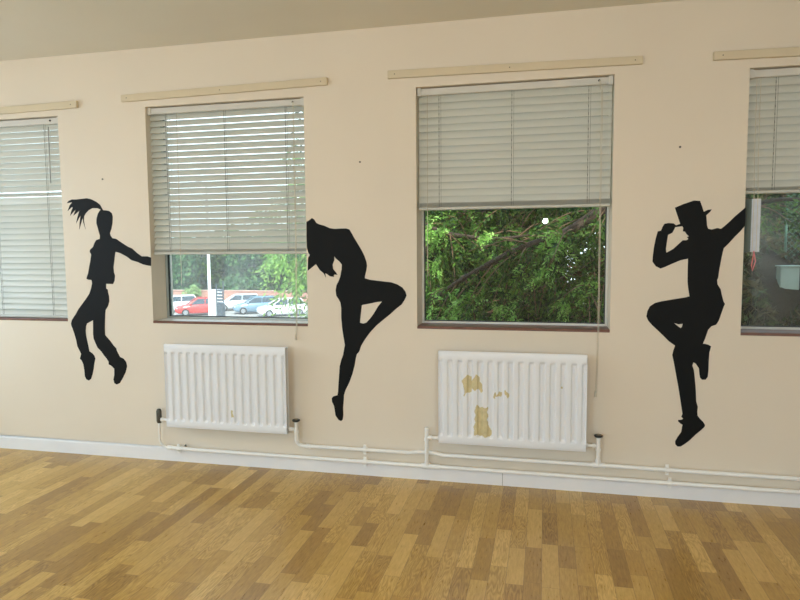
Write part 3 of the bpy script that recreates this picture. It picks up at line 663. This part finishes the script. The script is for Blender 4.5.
def conifer(label, base, top, boughs, seed, twigs_per=16, frond_n=5, mat='leaf_near', flen=.26, leaflet=.07, per=12, twl=(.25,.75), TWR=.006):
    rs = random.Random(seed)
    t = thing('conifer_tree', label, 'tree', base)
    mb = MB(); mb.tube(path([base, ((base[0]*.6+top[0]*.4)+.05, base[1], base[2]*.6+top[2]*.4), top], 6), [.19-.17*i/12 for i in range(13)], 10); mb.build('trunk', M['bark'], t)
    tw = MB(); A = []; D = []
    for pts, r0 in boughs:
        P = path(pts, 8)
        m = len(P); b = MB(); b.tube(P, [r0*(1-.8*i/(m-1)) for i in range(m)], 7); b.build('bough', M['bark'], t)
        tot = (P[-1]-P[0]).length
        for _ in range(int(twigs_per*max(1, tot))):
            i = rs.randrange(m//6, m-1); p = P[i].lerp(P[i+1], rs.random()); d = (P[i+1]-P[i]).normalized()
            q = Vector((rs.gauss(0,.6), rs.gauss(0,.6), rs.gauss(-.25,.5))) + d*.9; q.normalize()
            ln = rs.uniform(*twl)
            e = p+q*ln+Vector((0,0,-.25*ln)); mid = p+q*ln*.5
            pp = path([p, mid, e], 3); tw.tube(pp, [TWR*(1-.7*k/(len(pp)-1)) for k in range(len(pp))], 4, 0, False)
            for k in range(int(frond_n*ln/.4)+2):
                u = rs.uniform(.15, 1.0); a = pp[min(len(pp)-1, int(u*(len(pp)-1)))]
                A.append(a); f = q*.7+Vector((rs.gauss(0,.5), rs.gauss(0,.5), rs.gauss(-.45,.35))); D.append(f)
    tw.build('twigs', M['twig'], t)
    leaf_object('foliage', fronds([tuple(a) for a in A], [tuple(d) for d in D], flen, leaflet, per), M[mat], t)
    return t
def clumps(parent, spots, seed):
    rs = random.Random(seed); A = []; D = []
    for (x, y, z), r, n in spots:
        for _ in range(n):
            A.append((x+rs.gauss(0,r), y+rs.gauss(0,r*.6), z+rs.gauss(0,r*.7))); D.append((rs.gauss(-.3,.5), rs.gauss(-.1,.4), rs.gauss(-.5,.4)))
    leaf_object('sunlit_tint_foliage', fronds(A, D, .17, .055, 12), M['leaf_bright'], parent)  # lighter leaf colour stands in for sun falling on these sprays
def ring_boughs(cx, cy, z0, z1, n, ln, rs, r=.03, box=None, west=False):
    out = []
    for i in range(n):
        z = z0+(z1-z0)*(i+.5)/n; a = rs.uniform(0, 2*math.pi); l = ln*rs.uniform(.7, 1.15)
        if west and math.cos(a) > .25: a = math.pi-a
        if box:
            for _ in range(20):
                if cy+math.sin(a)*l > box: break
                a = rs.uniform(0, 2*math.pi)
            else: continue
        dx, dy = math.cos(a)*l, math.sin(a)*l
        out.append(([(cx,cy,z), (cx+dx*.5, cy+dy*.5, z+.12*l), (cx+dx, cy+dy, z-.22*l)], r))
    return out
rs = random.Random(3)
bg = [([(1.55,3.6,2.75),(.75,2.6,2.05),(.20,2.35,1.66),(-.25,2.3,1.50),(-.85,2.35,1.18),(-1.3,2.5,.85)], .075),
      ([(-2.2,3.3,1.75),(-1.45,2.9,1.78),(-.95,2.8,1.66),(-.45,2.85,1.62),(.1,2.9,1.70)], .045),
      ([(1.55,3.6,1.9),(.8,3.1,1.45),(.2,2.9,1.2),(-.5,3.0,.85),(-1.2,3.1,.45)], .035),
      ([(1.55,3.6,1.2),(.9,2.9,1.0),(.3,2.7,.75),(-.2,2.8,.4)], .03),
      ([(1.55,3.6,2.3),(.9,3.4,2.25),(0,3.4,2.1),(-1.0,3.6,1.9)], .04),
      ([(1.55,3.6,3.2),(.7,3.2,3.0),(-.2,3.1,2.7),(-1.2,3.3,2.3)], .04)]
bg += ring_boughs(1.55, 3.6, -2.5, 4.5, 24, 1.9, rs, box=1.7, west=True)
big = conifer('big drooping conifer filling the view of the middle right window', (1.55,3.6,GZ), (1.5,3.7,5.6), bg, 5, 17, 5, per=11, TWR=.0085)
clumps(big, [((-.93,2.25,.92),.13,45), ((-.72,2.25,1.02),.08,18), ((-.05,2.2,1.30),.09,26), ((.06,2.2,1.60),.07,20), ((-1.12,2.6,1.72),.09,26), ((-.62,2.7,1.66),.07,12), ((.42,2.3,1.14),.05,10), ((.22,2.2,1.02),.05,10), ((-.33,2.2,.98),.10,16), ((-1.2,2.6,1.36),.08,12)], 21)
bg = ring_boughs(-2.45, 5.4, .7, 2.9, 20, 1.5, rs, box=3.2)
bg += [([(-2.45,5.4,2.5), (-3.1,4.95,2.0), (-3.7,4.7,1.55)], .03), ([(-2.45,5.4,2.2), (-3.0,4.9,1.85), (-3.4,4.6,1.4)], .03),
       ([(-2.45,5.4,1.9), (-2.9,5.0,1.7), (-3.35,4.8,1.25)], .03), ([(-2.45,5.4,2.8), (-3.2,5.2,2.4), (-3.85,5.0,1.75)], .03)]
conifer('bright feathery conifer at the right of the car park view', (-2.45,5.4,GZ), (-2.4,5.5,3.4), bg, 8, 12, 5, 'leaf_bright', .34, .10, 10)
bg = ring_boughs(.2, 7.2, -3.5, 6.0, 30, 2.6, rs, .04)
conifer('tall dark conifer standing behind the drooping one', (.2,7.2,GZ), (.2,7.2,7.2), bg, 9, 17, 7, 'leaf_near', .45, .16, 8, (.4,1.1))
bg = ring_boughs(-2.2, 8.4, -3.5, 6.0, 28, 2.3, rs, .04)
conifer('mid green conifer behind, between two windows', (-2.2,8.4,GZ), (-2.2,8.4,7.0), bg, 10, 10, 5, 'leaf_near', .45, .16, 8, (.4,1.1))
bg = ring_boughs(2.0, 9.2, -3.5, 6.0, 30, 2.4, rs, .04)
conifer('dense conifer farthest back, beyond the fork of the boughs', (2.0,9.2,GZ), (2.0,9.2,7.0), bg, 14, 14, 6, 'leaf_near', .45, .16, 8, (.4,1.1))
bg = ring_boughs(4.6, 7.0, -1.5, 6.0, 26, 2.6, rs, .04)
conifer('shady conifer behind the wire fence on the bank', (4.6,7.0,GZ), (4.6,7.0,7.0), bg, 12, 10, 5, 'leaf_near', .45, .16, 8, (.4,1.1))

# ---- earth bank with scrub, wire fence and a box, beyond the right-hand window
def bank_z(x, y):
    b = .30+(y-2.2)*.56; e = min(1, max(0, (x-1.35)/.7)); e = e*e*(3-2*e)
    n = .07*math.sin(x*3.1+y*1.7)+.05*math.sin(x*6.3-y*5.1)+.03*math.sin(x*13+y*11)
    return GZ+(b-GZ+n)*e if y < 6.5 else GZ+(.30+4.3*.56-GZ+n)*e
mb = MB(); nx, ny = 70, 60; vs = []
for j in range(ny+1):
    for i in range(nx+1):
        x = 1.3+7.5*i/nx; y = 1.2+8*j/ny; vs.append((x, y, bank_z(x, y)))
mb.add(vs, [(j*(nx+1)+i, j*(nx+1)+i+1, (j+1)*(nx+1)+i+1, (j+1)*(nx+1)+i) for j in range(ny) for i in range(nx)], 0, True)
struct(mb.build('earth_bank', M['earth']))
n = 14000; X = RNG.uniform(1.75, 5, n); Y = RNG.uniform(1.8, 6, n); K = ~((X > 2.3) & (Y > 3.0) & (Y < 3.95)); X, Y = X[K], Y[K]; n = len(X); Z = np.array([bank_z(a, b) for a, b in zip(X, Y)])
C = np.stack([X, Y, Z+RNG.uniform(0, .10, n)], 1)
tag(leaf_object('scrub', quads(C, np.stack([RNG.normal(0,.7,n), RNG.normal(0,.7,n), RNG.uniform(.2,1,n)], 1), RNG.uniform(.05,.24,n), RNG.uniform(.008,.05,n)), M['scrub']), 'dry brown and green scrub growing over the earth bank', 'scrub', None, 'stuff')
fy = 4.05
t = thing('wire_fence', 'green wire mesh fence on the bank at the right edge', 'fence', (2.68, fy, bank_z(2.68, fy)))
for x in (2.68, 4.3, 5.9):
    mb = MB(); mb.tube([(x,fy,bank_z(x,fy)-.1),(x,fy,2.35)], .013, 8); mb.build('post', M['wire'], t)
mb = MB(); z0, z1 = 1.32, 2.3
for k in range(-16, 52):                                       # chain-link diamonds
    for sgn in (1, -1):
        xa, xb = 2.68+k*.065, 2.68+k*.065+.98
        za, zb2 = (z0, z1) if sgn > 0 else (z1, z0)
        pa, pb = Vector((xa,fy,za)), Vector((xb,fy,zb2))
        if pa.x < 2.68: pa = pa.lerp(pb, (2.68-pa.x)/(pb.x-pa.x))
        if pb.x > 5.9: pb = pa.lerp(pb, (5.9-pa.x)/(pb.x-pa.x))
        if pb.x > pa.x+.01 and pa.x < 5.89: mb.tube([pa, pb], .0028, 4, 0, False)
for z in (z0, 1.8, z1): mb.tube([(2.68,fy,z),(5.9,fy,z)], .004, 5, 0, False)
mb.build('wire_mesh', M['wire'], t)
t = thing('storage_box', 'pale grey green box lying on the bank below the wire fence', 'box', (2.62, 3.5, 1.06))
mb = MB(); mb.box(2.46,2.645,3.5,3.64,.98,1.29); mb.box(2.69,2.9,3.5,3.64,.98,1.29); mb.box(2.645,2.69,3.53,3.64,.98,1.29,1); mb.build('body', [M['box_white'], M['sign_dark']], t, .008)
mb = MB(); mb.box(2.45,2.91,3.49,3.65,1.29,1.308); mb.build('lid', M['box_white'], t, .006)

# ------------------------------------------------------------------ light
w = bpy.data.worlds.new('sky'); SC.world = w; w.use_nodes = True
nt = w.node_tree; bgn = nt.nodes['Background']
tc = N(nt, 'ShaderNodeTexCoord'); sx = N(nt, 'ShaderNodeSeparateXYZ'); nt.links.new(tc.outputs['Generated'], sx.inputs[0])
rp = N(nt, 'ShaderNodeValToRGB'); rp.color_ramp.elements[0].color = (.82,.90,.98,1); rp.color_ramp.elements[1].color = (.55,.72,.98,1)
nt.links.new(sx.outputs['Z'], rp.inputs['Fac']); nt.links.new(rp.outputs['Color'], bgn.inputs['Color']); bgn.inputs['Strength'].default_value = SKY

def lamp(name, kind, loc, direction, energy, col, **kw):
    l = bpy.data.lights.new(name, kind); l.energy = energy; l.color = col
    for k, v in kw.items(): setattr(l, k, v)
    o = bpy.data.objects.new(name, l); COL.objects.link(o); o.location = loc
    o.rotation_euler = Vector(direction).to_track_quat('-Z', 'Y').to_euler(); return o
lamp('sun', 'SUN', (10,0,20), (-.22,.58,-.78), SUN, (1,.96,.88), angle=R(.6))
for i, h in enumerate(LEFT_HOLES):
    lamp('left_window_daylight', 'AREA', (X0-T-.05, (h[0]+h[1])/2, 1.75), (1,0,-1.2), E_LEFT, (.57,.815,1), shape='RECTANGLE', size=h[1]-h[0], size_y=1.5)
for i, h in enumerate(REAR_HOLES):
    lamp('added_rear_fill', 'AREA', ((h[0]+h[1])/2, YR-T-.05, 1.75), (0,1,-1.5), E_REAR*(1.25 if i == 0 else .9), (.57,.815,1), shape='RECTANGLE', size=h[1]-h[0], size_y=1.5)  # area lamps added at unseen rear openings to brighten the front wall
for x, e in ((-3.4, 1.0), (-.4, 1.1), (2.2, .15)):  # unseen warm lamps added to tint and brighten the upper wall
    lamp('added_warm_fill', 'POINT', (x, -2.5, 2.72), (0,0,-1), E_WARM_FILL*e, (1,.56,.13), shadow_soft_size=.12)
lamp('camera_flash', 'POINT', (0.0, -4.02, 1.86), (0,1,0), E_FLASH, (.93,.98,1), shadow_soft_size=.03)

# ------------------------------------------------------------------ camera
cam = bpy.data.cameras.new('camera'); co = bpy.data.objects.new('camera', cam); COL.objects.link(co)
yaw, pit, rol = R(-12.941), R(-4.621), R(-.4502)
f = Vector((math.sin(yaw)*math.cos(pit), math.cos(yaw)*math.cos(pit), math.sin(pit)))
r = Vector((math.cos(yaw), -math.sin(yaw), 0)); u = r.cross(f)
c, s = math.cos(rol), math.sin(rol)
rx, ux = c*r+s*u, -s*r+c*u
co.matrix_world = Matrix(((rx.x,ux.x,-f.x,0),(rx.y,ux.y,-f.y,-4.0),(rx.z,ux.z,-f.z,1.5171),(0,0,0,1)))
cam.sensor_fit = 'HORIZONTAL'; cam.sensor_width = 36; cam.lens = 631.18/800*36; cam.clip_start = .05; cam.clip_end = 400
SC.camera = co
SC.view_settings.view_transform = 'Standard'; SC.view_settings.look = 'None'; SC.view_settings.gamma = 1; SC.view_settings.use_curve_mapping = False
SC.view_settings.exposure = EXPO
SC.cycles.use_denoising = True
SC.cycles.max_bounces = 10; SC.cycles.diffuse_bounces = 6; SC.cycles.transparent_max_bounces = 16; SC.cycles.sample_clamp_indirect = 6
